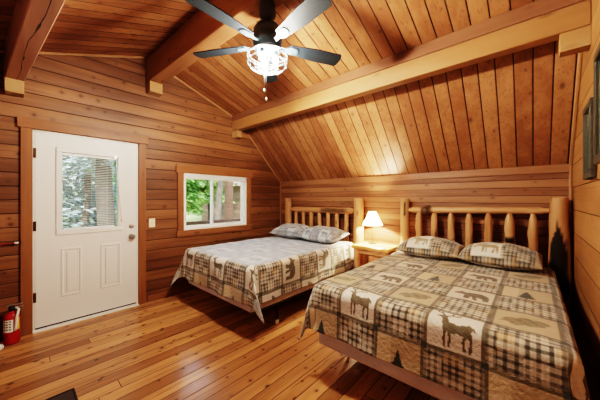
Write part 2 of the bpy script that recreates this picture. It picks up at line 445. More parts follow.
# raised mouldings of the two lower panels
def mould(bm, y0, y1, z0, z1, w=.022, x=X1, h=.009):
    for q in [(y0, y1, z0, z0+w), (y0, y1, z1-w, z1), (y0, y0+w, z0+w, z1-w), (y1-w, y1, z0+w, z1-w)]:
        box(bm, x, x+h, q[0]+dy, q[1]+dy, q[2], q[3], bev=.004)
for y0, y1 in ((-3.265, -3.09), (-2.92, -2.72)):
    mould(bm, y0, y1, .305, .825)
    box(bm, X1, X1+.006, y0+.045+dy, y1-.045+dy, .35, .78, bev=.005)
slab = obj('slab', bm, M['door'], d)
bm = bmesh.new()
mould(bm, -3.305, -2.70, .972, 1.915, w=.052, h=.014)
lf = obj('glass_frame', bm, M['door'], d)
D('pane', (-.040, -.036, GY0-.01, GY1+.01, GZ0-.01, GZ1+.01), M['glass'])
bm = bmesh.new()
z = GZ0+.02
while z < GZ1-.03:
    a = math.radians(24)
    c, s_ = .008*math.cos(a), .008*math.sin(a)
    vs = [bm.verts.new((-.022+k*c, yy+dy, z+k*s_)) for k in (-1, 1) for yy in (GY0+.012, GY1-.03)]
    bm.faces.new((vs[0], vs[1], vs[3], vs[2])); z += .0200
for yy in (GY0+.1, GY0+.25, GY0+.4):
    tube(bm, [(-.02, yy+dy, GZ0+.01), (-.02, yy+dy, GZ1-.01)], .0012, 4)
bl = obj('blind', bm, M['blind'], d)
D('blind_headrail', (-.034, -.008, GY0+.004, GY1-.004, GZ1-.03, GZ1-.004), M['blind'], .003)
D('blind_bottom_rail', (-.032, -.012, GY0+.01, GY1-.03, GZ0+.004, GZ0+.018), M['blind'], .003)
bm = bmesh.new(); tube(bm, [(.014, -2.775+dy, 1.865), (.018, -2.755+dy, 1.6), (.02, -2.735+dy, 1.36), (.02, -2.715+dy, 1.13)], .004, 6)
cd = obj('blind_cord', bm, M['paper'], d)
bm = bmesh.new(); lathe(bm, [(.004, 1.13), (.011, 1.12), (.012, 1.09), (.005, 1.08)], 12, (.022, -2.714+dy)); obj('cord_tassel', bm, M['paper'], cd, True)
D('cord_clip', (.008, .02, -2.79, -2.77, 1.85, 1.875), M['steel'], .002)
def knob(name, y, z, prof):
    bm = bmesh.new(); lathe(bm, prof, 24)
    o = obj(name, bm, M['steel'], d, True); o.location = (X1, y+dy, z); o.rotation_euler = (0, PI/2, 0); return o
knob('door_knob', -2.605, .885, [(.033, 0), (.033, .006), (.014, .012), (.012, .03), (.024, .038), (.029, .05), (.027, .062), (.014, .069), (.001, .07)])
knob('deadbolt', -2.605, 1.015, [(.029, 0), (.029, .008), (.024, .016), (.012, .019), (.001, .02)])
for z in (.30, 1.03, 1.78):
    D('hinge', (-.004, .004, -3.474, -3.452, z, z+.1), M['hinge'], .001)

# ------------------------------------------------------------------ window
w = thing('window_1', 'white sliding window in a pine casing above the left bed', 'window', (0, -1.4, .8), kind='structure')
def Wn(name, dims, mat, bev=0, parent=w):
    x0, x1, y0, y1, z0, z1 = dims
    return boxobj(name, (x0, x1, y0+1.4, y1+1.4, z0-.8, z1-.8), mat, parent, bev)
Wn('casing', (0, .026, -2.04, -1.955, .90, 1.735), M['casing'], .004)
Wn('casing', (0, .026, -.842, -.755, .90, 1.735), M['casing'], .004)
Wn('head_casing', (0, .034, -2.065, -.73, 1.735, 1.835), M['casing_h'], .004)
Wn('sill_casing', (0, .03, -2.055, -.735, .81, .90), M['casing_h'], .004)
for nm, q in (('jamb', (-1.97, -1.93, .885, 1.745)), ('jamb', (-.87, -.83, .885, 1.745)), ('frame_head', (-1.93, -.87, 1.70, 1.745)), ('frame_sill', (-1.93, -.87, .885, .932))):
    Wn(nm, (-.13, .006, *q), M['vinyl'], .003)
for x, a, b in ((-.035, -1.93, -1.455), (-.06, -1.49, -.87)):
    bm = bmesh.new()
    for q in [(a, a+.035, .932, 1.70), (b-.035, b, .932, 1.70), (a+.035, b-.035, .932, .962), (a+.035, b-.035, 1.672, 1.70)]:
        box(bm, x-.02, x, q[0]+1.4, q[1]+1.4, q[2]-.8, q[3]-.8, bev=.003)
    sh = obj('sash', bm, M['vinyl'], w)
    Wn('pane', (x-.012, x-.008, a+.03, b-.03, .955, 1.68), M['glass'], 0, sh)
bm = bmesh.new()
for k in range(9): box(bm, -.012, .014, -1.935+1.4, -.862+1.4, 1.655+k*.0075-.8, 1.660+k*.0075-.8)
box(bm, -.014, .016, -1.94+1.4, -.857+1.4, 1.722-.8, 1.745-.8, bev=.003)
obj('raised_blind', bm, M['blind'], w)

# light switch
s = thing('light_switch', 'ivory switch plate between the door and the window', 'light switch', (0, -2.37, 1.04))
boxobj('cover_plate', (.0, .008, -.038, .038, -.058, .058), M['plate'], s, .003)
boxobj('toggle', (.008, .02, -.006, .006, -.012, .014), M['plate'], s, .002)

# ------------------------------------------------------------------ logs
def log_mesh(L, r0, r1, seed=0, nseg=28, nrad=18, wob=.05, ends=None, dark=None, bend=0.0, kn=()):
    """peeled log along +z; ends=(len,radius) tenons; dark(t,ang)->0..1 paints bark pockets; kn: (t,ang,h,spread)"""
    V, F, cols = [], [], []
    for i in range(nseg+1):
        t_ = i/nseg; z = L*t_
        r = r0+(r1-r0)*t_
        tl = 1.0
        if ends:
            for dist in (z, L-z):
                k = min(1, max(0, (dist-ends[0]*.35)/(ends[0]*.65))); k = k*k*(3-2*k)
                tl = min(tl, ends[1]+(1-ends[1])*k)
        cx = bend*math.sin(PI*t_)*.5+.006*mnoise.noise((z*3, seed, 1)); cy = bend*math.cos(seed)*math.sin(PI*t_)*.5+.006*mnoise.noise((z*3, seed, 5))
        for k in range(nrad):
            a = 2*PI*k/nrad
            rr = r*tl*(1+wob*mnoise.noise((math.cos(a)*1.1+seed*3.1, math.sin(a)*1.1, z*4)))
            for (kt, ka, kh, ks) in kn:
                da = math.atan2(math.sin(a-ka), math.cos(a-ka)); dd = ((t_-kt)*L)**2+(da*r)**2
                rr += kh*math.exp(-dd/(ks*ks))
            V.append((cx+rr*math.cos(a), cy+rr*math.sin(a), z))
            cols.append(dark(t_, a) if dark else 0.0)
    for i in range(nseg):
        for k in range(nrad):
            a = i*nrad+k; b = i*nrad+(k+1) % nrad
            F.append((a, b, b+nrad, a+nrad))
    nb = len(V); V += [(0, 0, 0), (V[-1][0]-r1*0, 0, L)]; V[-1] = (0, 0, L); cols += [0, 0]
    for k in range(nrad):
        F.append((nb, (k+1) % nrad, k)); F.append((nb+1, nseg*nrad+k, nseg*nrad+(k+1) % nrad))
    me = bpy.data.meshes.new('log'); me.from_pydata(V, [], F); me.update()
    at = me.color_attributes.new('Col', 'FLOAT_COLOR', 'POINT')
    at.data.foreach_set('color', np.array([(c, c, c, 1) for c in cols], dtype=np.float32).ravel())
    return me

def log(name, p0, p1, r0, r1, parent, **kw):
    p0, p1 = Vector(p0), Vector(p1); dv = p1-p0
    me = log_mesh(dv.length, r0, r1, **kw)
    o = mesh_obj(name, me, M['log'], parent, True)
    # keep the cut ends flat
    me.polygons.foreach_set('use_smooth', [len(p.vertices) == 4 for p in me.polygons])
    o.location = p0
    if math.hypot(dv.x, dv.y) > .05: o.rotation_euler = dv.to_track_quat('Z', 'Y').to_euler()
    return o

def sm(a, b, x):
    k = min(1, max(0, (x-a)/(b-a))); return k*k*(3-2*k)

# ------------------------------------------------------------------ quilt painting (flat quilt coordinates)
def pip(P, X, Y):
    inside = np.zeros(X.shape, bool); n = len(P)
    for i in range(n):
        x0, y0 = P[i]; x1, y1 = P[(i+1) % n]
        if y0 == y1: continue
        c = ((y0 > Y) != (y1 > Y)) & (X < (x1-x0)*(Y-y0)/(y1-y0)+x0)
        inside ^= c
    return inside
def seg(X, Y, pts, w):
    m = np.zeros(X.shape, bool)
    for (ax, ay), (bx, by) in zip(pts, pts[1:]):
        dx, dy_ = bx-ax, by-ay; L2 = dx*dx+dy_*dy_+1e-9
        t_ = np.clip(((X-ax)*dx+(Y-ay)*dy_)/L2, 0, 1)
        m |= np.hypot(X-ax-t_*dx, Y-ay-t_*dy_) < w
    return m
def s_deer(X, Y):
    m = pip([(.30, .42), (.33, .62), (.42, .60), (.60, .58), (.80, .62), (.86, .56), (.84, .42), (.78, .36), (.60, .40), (.45, .38)], X, Y)
    m |= pip([(.30, .45), (.27, .62), (.24, .72), (.34, .76), (.38, .66), (.44, .56)], X, Y)
    m |= pip([(.14, .70), (.15, .74), (.26, .80), (.35, .79), (.36, .72), (.26, .69)], X, Y)
    m |= pip([(.34, .78), (.42, .82), (.40, .76)], X, Y)
    for q in ([(.35, .42), (.33, .25), (.34, .08)], [(.43, .42), (.45, .26), (.42, .10)], [(.74, .42), (.70, .26), (.72, .10)], [(.82, .48), (.84, .28), (.82, .08)]):
        m |= seg(X, Y, q, .027)
    for q in ([(.28, .79), (.24, .87), (.14, .93), (.12, .98)], [(.20, .90), (.22, .98)], [(.32, .79), (.40, .86), (.52, .88), (.58, .95)], [(.44, .87), (.43, .96)]):
        m |= seg(X, Y, q, .021)
    m |= seg(X, Y, [(.86, .56), (.90, .50)], .02)
    return m
def s_bear(X, Y):
    m = pip([(.10, .50), (.16, .60), (.26, .66), (.36, .64), (.52, .70), (.74, .70), (.88, .60), (.93, .45), (.92, .25), (.94, .18), (.80, .18), (.78, .36), (.66, .40), (.52, .38), (.48, .18), (.35, .18), (.37, .40), (.30, .46), (.20, .46), (.10, .44)], X, Y)
    m |= seg(X, Y, [(.25, .64), (.27, .69)], .03)
    m |= seg(X, Y, [(.58, .42), (.63, .2)], .05)
    return m
def s_moose(X, Y):
    m = pip([(.22, .50), (.30, .62), (.44, .72), (.60, .62), (.84, .60), (.90, .48), (.86, .38), (.60, .36), (.42, .38), (.34, .46)], X, Y)
    m |= pip([(.06, .44), (.10, .56), (.24, .66), (.36, .66), (.34, .52), (.18, .48), (.12, .40)], X, Y)
    for q in ([(.42, .42), (.40, .14)], [(.50, .42), (.52, .14)], [(.78, .42), (.74, .14)], [(.86, .46), (.88, .14)]): m |= seg(X, Y, q, .03)
    m |= pip([(.26, .66), (.14, .74), (.12, .88), (.20, .82), (.24, .92), (.30, .82), (.40, .92), (.42, .80), (.52, .86), (.48, .74)], X, Y)
    return m
def s_tree(X, Y):
    X = (X-.5)/.66+.5; Y = (Y-.06)/.74+.06
    m = seg(X, Y, [(.5, .06), (.5, .3)], .035)
    for a, b, w_ in ((.14, .46, .34), (.30, .60, .29), (.44, .74, .23), (.58, .86, .16), (.72, .97, .10)):
        k = np.clip((Y-a)/(b-a), 0, 1); jag = .03*np.sin(Y*70)
        m |= (Y > a) & (Y < b) & (np.abs(X-.5) < w_*(1-k)+jag*(1-k))
    return m
def s_leaf(X, Y):
    m = seg(X, Y, [(.08, .34), (.9, .62)], .025)
    for cx, cy, rx, ry in ((.30, .50, .16, .12), (.36, .34, .12, .10), (.52, .62, .15, .12), (.58, .42, .15, .10), (.76, .64, .14, .12), (.72, .48, .12, .09), (.2, .42, .10, .08)):
        m |= ((X-cx)/rx)**2+((Y-cy)/ry)**2 < 1
    return m
def s_fish(X, Y):
    m = ((X-.45)/.34)**2+((Y-.5)/.15)**2 < 1
    m |= pip([(.74, .5), (.92, .66), (.90, .5), (.92, .34)], X, Y)
    m |= pip([(.40, .62), (.52, .74), (.58, .60)], X, Y)
    return m
MOTIF = dict(deer=s_deer, bear=s_bear, moose=s_moose, tree=s_tree, leaf=s_leaf, fish=s_fish)
def hsh(a, b, k=0):
    v = np.sin(a*127.1+b*311.7+k*74.7)*43758.5453; return v-np.floor(v)

CREAM = np.array((.55, .485, .39)); WHITE = np.array((.62, .57, .50)); TAN = np.array((.43, .335, .22)); TAUPE = np.array((.150, .126, .084))
INK = np.array((.034, .036, .030)); OLIVE = np.array((.20, .165, .10)); PINE = np.array((.035, .045, .04))
def plaid(U, V, kind):
    """woven check: dark bars both ways over cream and taupe grounds, in shifting densities"""
    pa = .033+.005*kind
    la = (np.mod(U/pa+kind, 1) < .40).astype(float); lb = (np.mod(V/pa+kind*2, 1) < .44).astype(float)
    big = ((np.mod(U/.20+kind*.37, 1) < .5) ^ (np.mod(V/.17+kind*.71, 1) < .5)).astype(float)
    d_ = np.clip((.40+.16*big)*(la+lb)+.26*big, 0, .97)
    th = (np.abs(np.mod(U/pa+kind, 1)-.72) < .09) | (np.abs(np.mod(V/pa+kind*2, 1)-.72) < .09)
    d_ = np.where(th, np.clip(d_*.7+.18, 0, 1), d_)
    light = CREAM*(1.06+.1*kind); darkc = INK*.55+OLIVE*.10*(1.2-kind)
    c = light[None, :]*(1-d_[:, None])+darkc[None, :]*d_[:, None]
    br = (np.mod(U/.21+kind, 1) < .35) & (np.mod(V/.18+kind, 1) < .35)
    return np.where(br[:, None], c*np.array((1.0, .86, .70)), c)
def paint(U, V, pu, pv, u0, v0, rows):
    """U across, V towards the head (up); rows: dict row-> (motif, ground) for picture squares; checkerboard of pictures and plaids"""
    ci = np.floor((U-u0)/pu).astype(int); ri = np.floor((V-v0)/pv).astype(int)
    fu = (U-u0)/pu-ci; fv = (V-v0)/pv-ri
    col = np.zeros((U.size, 3)); pic = np.mod(ci+ri, 2) == 1
    for kind in (0, 1, 2):
        m = (~pic) & (np.floor(hsh(ci, ri)*3).astype(int) == kind)
        if m.any(): col[m] = plaid(U[m], V[m], kind*.5)
    for r in np.unique(ri):
        mot, ground = rows[int(r) % len(rows)] if isinstance(rows, list) else rows.get(int(r), ('leaf', TAN))
        m = pic & (ri == r)
        if not m.any(): continue
        x = (fu[m]-.07)/.86; y = (fv[m]-.045)/.91
        sh = MOTIF[mot](x, y)
        inkc = {'deer': np.array((.135, .108, .066)), 'tree': PINE, 'bear': np.array((.12, .095, .065))}.get(mot, np.array((.20, .165, .10)))
        # woven speckle inside the silhouettes and the ground
        g = np.repeat(ground[None, :], m.sum(), 0)*(1+.08*np.sin(U[m]*210)*np.sin(V[m]*190))[:, None]
        if mot == 'tree':   # birch-grain halves behind the pine
            g = np.where((x < .32)[:, None], g*np.array((1.25, 1.28, 1.3)), g*(1+.10*np.sin(V[m]*160+8*np.sin(U[m]*26)))[:, None])
        col[m] = np.where(sh[:, None], inkc*(1+.12*np.sin(U[m]*95+V[m]*70))[:, None], g)
    sash = (fu < .055) | (fu > .945) | (fv < .055) | (fv > .945)
    tw = TAUPE*(1)
    cs = np.repeat(tw[None, :], U.size, 0)*(1+.12*np.sin(U*330)*np.sin(V*330))[:, None]
    col = np.where((sash & ~pic)[:, None], col*.45+cs*.5, col); col = np.where((sash & pic)[:, None], cs, col)
    cor = ((fu < .055) | (fu > .945)) & ((fv < .055) | (fv > .945))
    col = np.where(cor[:, None], INK[None, :]*1.4, col)
    return col

def grid_faces(nu, nv):
    i = np.arange(nu*nv).reshape(nv, nu)
    return np.stack([i[:-1, :-1], i[:-1, 1:], i[1:, 1:], i[1:, :-1]], -1).reshape(-1, 4)
def grid_obj(name, P, F, col, mat):
    me = bpy.data.meshes.new(name)
    me.vertices.add(len(P)); me.vertices.foreach_set('co', P.astype(np.float32).ravel())
    me.loops.add(F.size); me.loops.foreach_set('vertex_index', F.astype(np.int32).ravel())
    me.polygons.add(len(F)); me.polygons.foreach_set('loop_start', np.arange(0, F.size, 4, dtype=np.int32))
    me.polygons.foreach_set('loop_total', np.full(len(F), 4, dtype=np.int32))
    me.update(calc_edges=True)
    at = me.color_attributes.new('Col', 'FLOAT_COLOR', 'POINT')
    at.data.foreach_set('color', np.concatenate([col, np.ones((len(col), 1))], 1).astype(np.float32).ravel())
    o = mesh_obj(name, me, mat, None, True); return o

def vnoise(X, Y, s, seed):
    """cheap smooth noise"""
    r = np.random.default_rng(seed); v = 0
    for k in range(6):
        a = r.uniform(0, 2*PI); f = s*r.uniform(.6, 1.8); v = v+np.sin((X*math.cos(a)+Y*math.sin(a))*f+r.uniform(0, 6))
    return v/6

def quilt(name, label, cx, yhead, yfoot, half, ztop, drop, pu, pv, u0, v0, rows, seed, flapR=.42, flapL=.42, step=.0075, flapdir=((.8, -.4), (-.6, .4)), tint=None):
    R = .055
    ul = half+drop; L = yhead-yfoot
    U = np.arange(-ul, ul+step, step); Vv = np.arange(0, L+drop+step, step)      # v: distance from the head end
    uu, vv = np.meshgrid(U, Vv); u = uu.ravel(); v = vv.ravel()
    e = half-R; lf = L-R
    su = np.maximum(np.abs(u)-e, 0); sv = np.maximum(v-lf, 0); sg = np.sign(u)
    s_ = np.hypot(su, sv); th = np.arctan2(sv, su+1e-9)
    arc = R*PI/2
    ang = np.minimum(s_/R, PI/2); rest = np.maximum(s_-arc, 0)
    flare = np.where((su > 0) & (sv > 0), .14*np.sin(2*th)**2, 0)
    along = np.where(su > 0, v, u)
    wav = .03*np.sin(along*9+seed)+.025*np.sin(along*17+seed*2)
    tiltf = .07+flare*.8+wav*(flare < .05)
    corner = (su > 0) & (sv > 0)
    tf = np.minimum(th, PI/2-th)
    K = np.where(sg > 0, flapR, flapL)
    shift = np.where(corner, K*rest*np.sin(tf)*1.41, 0)
    out = R*np.sin(ang)+rest*np.sin(tiltf)
    down = R*(1-np.cos(ang))+rest*np.cos(tiltf)-np.where(corner, .35*shift*np.sin(tf), 0)
    # pleat twist in the corner flap
    th2 = th+np.where((su > 0) & (sv > 0), .35*np.sin(4*th)*np.minimum(rest/.3, 1), 0)
    cu = np.where(s_ > 0, np.cos(th2), 0); cv = np.where(s_ > 0, np.sin(th2), 0)
    x = sg*np.minimum(np.abs(u), e)+sg*cu*out
    y = np.minimum(v, lf)+cv*out
    dirR, dirL = flapdir
    x = x+shift*np.where(sg > 0, dirR[0], dirL[0])+corner*.012*np.sin(9*th)*np.minimum(rest/.1, 1)
    y = y+shift*np.where(sg > 0, dirR[1], dirL[1])
    z = ztop-down
    top = np.exp(-(s_/.15)**2)
    z = z+top*(.006*vnoise(u, v, 9, seed)+.004*vnoise(u, v, 28, seed+1))
    nrm = .007*vnoise(u, v*1.0, 22, seed+3)*np.minimum(rest/.1, 1)
    x = x+sg*cu*nrm; y = y+cv*nrm
    P = np.stack([x+cx, yhead-y, z], 1)
    col = paint(u, -v+L, pu, pv, u0, v0, rows)
    # pale checked lining turned out at the hanging corners
    lin = (su > .16) & (sv > .16) & (su+sv > .46)
    if lin.any():
        ck = ((np.mod(u/.03, 1) < .35).astype(float)+(np.mod(v/.03, 1) < .35))*.5
        lc = np.array((.55, .57, .56))[None, :]*(1-.75*ck[:, None])
        col = np.where(lin[:, None], lc, col)
    if tint is not None:  # bluish window daylight painted into the flat top of the cloth
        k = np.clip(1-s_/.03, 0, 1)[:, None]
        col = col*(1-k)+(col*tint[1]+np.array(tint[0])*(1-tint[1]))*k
    F = grid_faces(len(U), len(Vv))
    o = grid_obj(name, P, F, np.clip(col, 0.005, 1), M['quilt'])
    md = o.modifiers.new('thickness', 'SOLIDIFY'); md.thickness = .01; md.offset = 0
    return tag(o, label, 'quilt', 'patchwork quilts on the beds')

def pillow(name, label, cx, cy, cz, lx, ly, h, rotz, tilt, painter, group, seed):
    n = 64; m_ = 44
    a = np.linspace(-1, 1, n); b = np.linspace(-1, 1, m_); A, B = np.meshgrid(a, b); A = A.ravel(); B = B.ravel()
    P = []; col = []
    for side in (1, -1):
        pin = 1-.10*(np.abs(A)**3)*(1-np.abs(B)**4); pin2 = 1-.14*(np.abs(B)**3)*(1-np.abs(A)**4)
        x = A*lx/2*(1-.07*(1-np.abs(B))*0)*(1-.05*(1-B*B)*np.abs(A)**4*0+0)*pin2**.35
        y = B*ly/2*pin**.35
        prof = np.maximum((1-np.abs(A)**2.6), 0)**.62*np.maximum((1-np.abs(B)**2.3), 0)**.62
        z = side*(h/2)*prof*(1+.10*vnoise(A*1.5, B*1.5, 3, seed))+side*.006
        z = z*(.85 if side < 0 else 1.1)+.006*vnoise(A, B, 8, seed+side)
        P.append(np.stack([x, y, z], 1)); col.append(painter(A, B, side))
    P = np.concatenate(P); col = np.concatenate(col)
    F1 = grid_faces(n, m_); F2 = F1[:, ::-1]+n*m_
    # seam
    i = np.arange(n*m_).reshape(m_, n)
    loop = np.concatenate([i[0, :], i[1:, -1], i[-1, -2::-1], i[-2:0:-1, 0]])
    nx = np.roll(loop, -1); S = np.stack([loop, loop+n*m_, nx+n*m_, nx], 1)
    o = grid_obj(name, P, np.concatenate([F1, F2, S]), np.clip(col, .005, 1), M['quilt'])
    o.location = (cx, cy, cz); o.rotation_euler = (tilt, 0, rotz)
    return tag(o, label, 'pillow', group)

# ------------------------------------------------------------------ beds
def log_bed(label, cx, seed, posts, rails, spind, half=.685, yfoot=-2.06, rz=0):
    b = thing('log_bed', label, 'bed', (cx, -1.0, 0), rz, 'log beds')
    y = -.13+1.0
    for k, (dx, r0, r1, h_, dk, kn) in enumerate(posts):
        log('post', (dx, y, 0), (dx, y, h_), r0, r1, b, seed=seed+k, dark=dk, kn=kn or (), nseg=56, nrad=28, wob=.05)
    for k, (x0, x1, z0, z1, r0, r1, en, dk, kn) in enumerate(rails):
        log('rail', (x0, y, z0), (x1, y, z1), r0, r1, b, seed=seed+7+k, ends=en, dark=dk, kn=kn, nseg=60, nrad=22, bend=.01)
    for k, (dx, r, z0, z1, kn, dk) in enumerate(spind):
        log('spindle', (dx, y, z0), (dx+.008*math.sin(k*3+seed), y, z1), r*1.05, r*.95, b, seed=seed*3+k, ends=(.085, .58), bend=.012, wob=.1, kn=kn, dark=dk, nrad=16)
    boxobj('mattress', (-half+.01, half-.01, yfoot+1.0+.01, -.24+1.0, .47, .682), M['mattress'], b, .04)
    boxobj('box_spring', (-half+.015, half-.015, yfoot+1.0+.012, -.24+1.0, .25, .468), M['boxspring'], b, .02)
    bm = bmesh.new()
    for sx in (-1, 1):
        box(bm, sx*(half-.06)-.018, sx*(half-.06)+.018, yfoot+1.0+.12, -.2+1.0, .212, .247)
    for yy in (yfoot+1.4, -.45+1.0): box(bm, -half+.06, half-.06, yy-.018, yy+.018, .212, .247)
    obj('bed_frame', bm, M['black'], b)
    for sx in (-1, 1):
        for yy in (yfoot+1.4, -.45+1.0):
            bm = bmesh.new(); lathe(bm, [(.014, .055), (.014, .212)], 12, (sx*(half-.06), yy)); lg = obj('leg', bm, M['black'], b, True)
            bm = bmesh.new(); lathe(bm, [(.012, -.014), (.024, -.012), (.026, 0), (.024, .012), (.012, .014)], 20)
            cs = obj('caster', bm, M['plate'], lg, True); cs.location = (sx*(half-.06), yy, .0265); cs.rotation_euler = (0, PI/2, .4)
    return b

def face_cam(a): # angular distance from the -y side of a vertical log
    return math.atan2(math.sin(a+PI/2), math.cos(a+PI/2))
def hollow(t_, a):          # dark hollow low on the right post of the right bed
    da = face_cam(a)+.15
    zz = t_*1.375; wdt = .95*sm(.30, .52, zz)*(1-sm(.86, 1.16, zz))
    edge = wdt*(1+.25*mnoise.noise((zz*9, a*2, 3)))
    v = 1-sm(edge*.8, edge*1.05+.02, abs(da)) if wdt > .01 else 0
    crack = (1-sm(.03, .09, abs(da+.1-.15*math.sin(zz*6))))*sm(.95, 1.02, zz)*(1-sm(1.20, 1.26, zz))
    return max(v, crack*.9)
def slit(t_, a):
    zz = t_*1.372; da = face_cam(a)-.3+.1*mnoise.noise((zz*8, 0, 0))
    return (1-sm(.10, .26, abs(da)))*sm(1.12, 1.15, zz)*(1-sm(1.30, 1.34, zz))+(1-sm(.03, .12, abs(da-.05)))*sm(.98, 1.0, zz)*(1-sm(1.03, 1.05, zz))
def burl(t0, wd):
    return lambda t_, a: (1-sm(wd*.5, wd, abs(t_-t0)))*(.72+.28*sm(-.15, .25, mnoise.noise((t_*40, a*2, 1))))
def streak(t0, t1, ang, wd):
    def f(t_, a):
        da = math.atan2(math.sin(a-ang), math.cos(a-ang)); return .75*(1-sm(wd*.5, wd, abs(da)))*sm(t0, t0+.06, t_)*(1-sm(t1-.1, t1, t_))
    return f
dot = lambda t0: (lambda t_, a: 1-sm(.035, .055, math.hypot(t_-t0, (face_cam(a)+.1)*.045)))

c1, c2 = 1.085, 3.22
sp1 = []
for k in range(7):
    sp1.append((-.535+k*.178, .034, .36, 1.19, [(.3+.07*k, 1.0*k, .012, .03)], None))
log_bed('pine log bed under the window, nearer the white door', c1, 3,
        [(-.735, .066, .060, 1.372, None, [(.8, 4.4, .01, .04)]), (.745, .080, .072, 1.372, None, [(.6, 5, .012, .05)])],
        [(-.69, .70, 1.172, 1.176, .043, .05, (.1, .6), streak(.5, .95, PI*.95, .9), [(.62, 2.5, .015, .05)]),
         (-.69, .70, .38, .38, .045, .045, (.1, .6), None, [])], sp1, yfoot=-2.09)
sp2 = []
for k in range(7):
    dk = dot(.66) if k == 5 else None
    sp2.append((-.53+k*.181, .036 if k != 5 else .043, .36, 1.225, [(.80, 4.6, .012, .05), (.66, 4.62, .028, .03)] if k == 5 else [(.75-.05*(k % 3), 4+k, .012, .04)], dk))
log_bed('pine log bed beside the right wall, with a dark hollow in its right post', c2, 11,
        [(-.705, .058, .054, 1.372, slit, [(.85, 4.9, .006, .06)]), (.745, .100, .062, 1.378, hollow, [(.3, 4.6, .006, .15)])],
        [(-.66, .68, 1.212, 1.245, .040, .036, (.08, .65), burl(.17, .062), [(.17, 3.2, .035, .035), (.19, 1.6, .028, .03), (.15, 4.6, .02, .03)]),
         (-.66, .68, .38, .38, .045, .045, (.1, .6), None, [])], sp2)

ROWS1 = {0: ('deer', WHITE), -1: ('tree', TAN), 1: ('bear', WHITE), 2: ('bear', CREAM), 3: ('leaf', CREAM), 4: ('moose', WHITE), 5: ('tree', TAN), 6: ('bear', CREAM)}
ROWS2 = {0: ('deer', WHITE), -1: ('tree', TAN), 1: ('leaf', TAN), 2: ('bear', CREAM), 3: ('tree', TAN), 4: ('bear', CREAM), 5: ('leaf', TAN), 6: ('moose', CREAM)}
quilt('quilt', 'patchwork wildlife quilt draped over the bed under the window', c1, -.22, -2.11, .71, .706, .335, .335, .30, -1.055, -.20, ROWS1, 5, flapR=.36, flapL=.26, flapdir=((.75, -.35), (-.6, .7)), tint=((.46, .55, .66), .45))  # tint paints the window's daylight onto this quilt's top
quilt('quilt', 'patchwork deer and bear quilt draped over the bed beside the right wall', c2, -.265, -2.09, .71, .710, .30, .278, .265, -.725, -.128, ROWS2, 9, flapR=.10, flapL=.14, flapdir=((.3, -.5), (-.75, .1)), step=.0052)

def pp_left(seed):
    def f(A, B, side):
        U = A*.34+seed*.13; V = B*.23+seed*.21
        c = paint(U, V, .17, .17, 0, 0, [('leaf', CREAM), ('bear', WHITE), ('moose', TAN)])
        return c*.62+np.array((.22, .32, .44))*.38
    return f
def pp_right(A, B, side):
    U = A*.36; V = B*.24
    c = plaid(U, V, .4)*.8
    x = (A+.66)/.76; y = (B+.92)/1.12
    inp = (x > 0) & (x < 1) & (y > 0) & (y < 1)
    c = np.where(inp[:, None], WHITE[None, :], c)
    mo = s_moose(x, y) & inp; c = np.where(mo[:, None], np.array((.30, .24, .15)), c)
    tn = (A > .86); c = np.where((tn)[:, None], TAN*.8+c*.2, c)
    return c
pillow('pillow', 'blue-grey patchwork pillow on the window bed, nearer the window', c1-.31, -.46, .812, .68, .44, .22, .03, .12, pp_left(1), 'pillows on the window bed', 2)
pillow('pillow', 'blue-grey patchwork pillow on the window bed, nearer the nightstand', c1+.33, -.47, .812, .66, .44, .22, -.04, .14, pp_left(2), 'pillows on the window bed', 3)
pillow('pillow', 'moose patch pillow on the right bed, nearer the nightstand', c2-.305, -.46, .806, .61, .43, .21, .03, .10, pp_right, 'moose pillows on the right bed', 4)
pillow('pillow', 'moose patch pillow on the right bed, nearer the right wall', c2+.315, -.48, .806, .615, .43, .21, -.02, .10, pp_right, 'moose pillows on the right bed', 6)

# ------------------------------------------------------------------ nightstand and lamp
ns = thing('nightstand', 'rustic log nightstand between the two beds', 'nightstand', (2.18, -.31, 0))
bm = bmesh.new(); box(bm, -.262, .262, -.19, .185, .685, .73, bev=.012)
obj('table_top', bm, M['slab'], ns)
for sx in (-.20, .20):
    for sy in (-.13, .125):
        log('leg', (sx, sy, 0), (sx, sy, .684), .042, .038, ns, seed=sx*9+sy*5, wob=.08)
for sx in (-.20, .20): log('stretcher', (sx, -.13, .25), (sx, .125, .25), .022, .022, ns, seed=sx)
log('apron', (-.20, -.13, .63), (.20, -.13, .63), .026, .026, ns, seed=4, ends=(.06, .7))
LX, LY, LZ = 2.10, -.22, .731
la = thing('table_lamp', 'small lit lamp with a cream cone shade on the nightstand', 'lamp', (LX, LY, LZ))
bm = bmesh.new(); lathe(bm, [(.062, 0), (.062, .008), (.05, .014), (.012, .02), (.006, .03)], 32); obj('base', bm, M['lamp_metal'], la, True)
bm = bmesh.new(); lathe(bm, [(.005, .02), (.005, .29), (.013, .295), (.013, .325)], 16); obj('stem', bm, M['lamp_metal'], la, True)
bm = bmesh.new(); lathe(bm, [(.138, .262), (.108, .315), (.080, .37), (.057, .42), (.046, .447)], 48, cap=False); sh = obj('lamp_shade', bm, M['shade'], la, True)
bm = bmesh.new(); bmesh.ops.create_icosphere(bm, subdivisions=2, radius=.024); bb = obj('bulb', bm, M['lampbulb'], la, True); bb.location = (0, 0, .35)

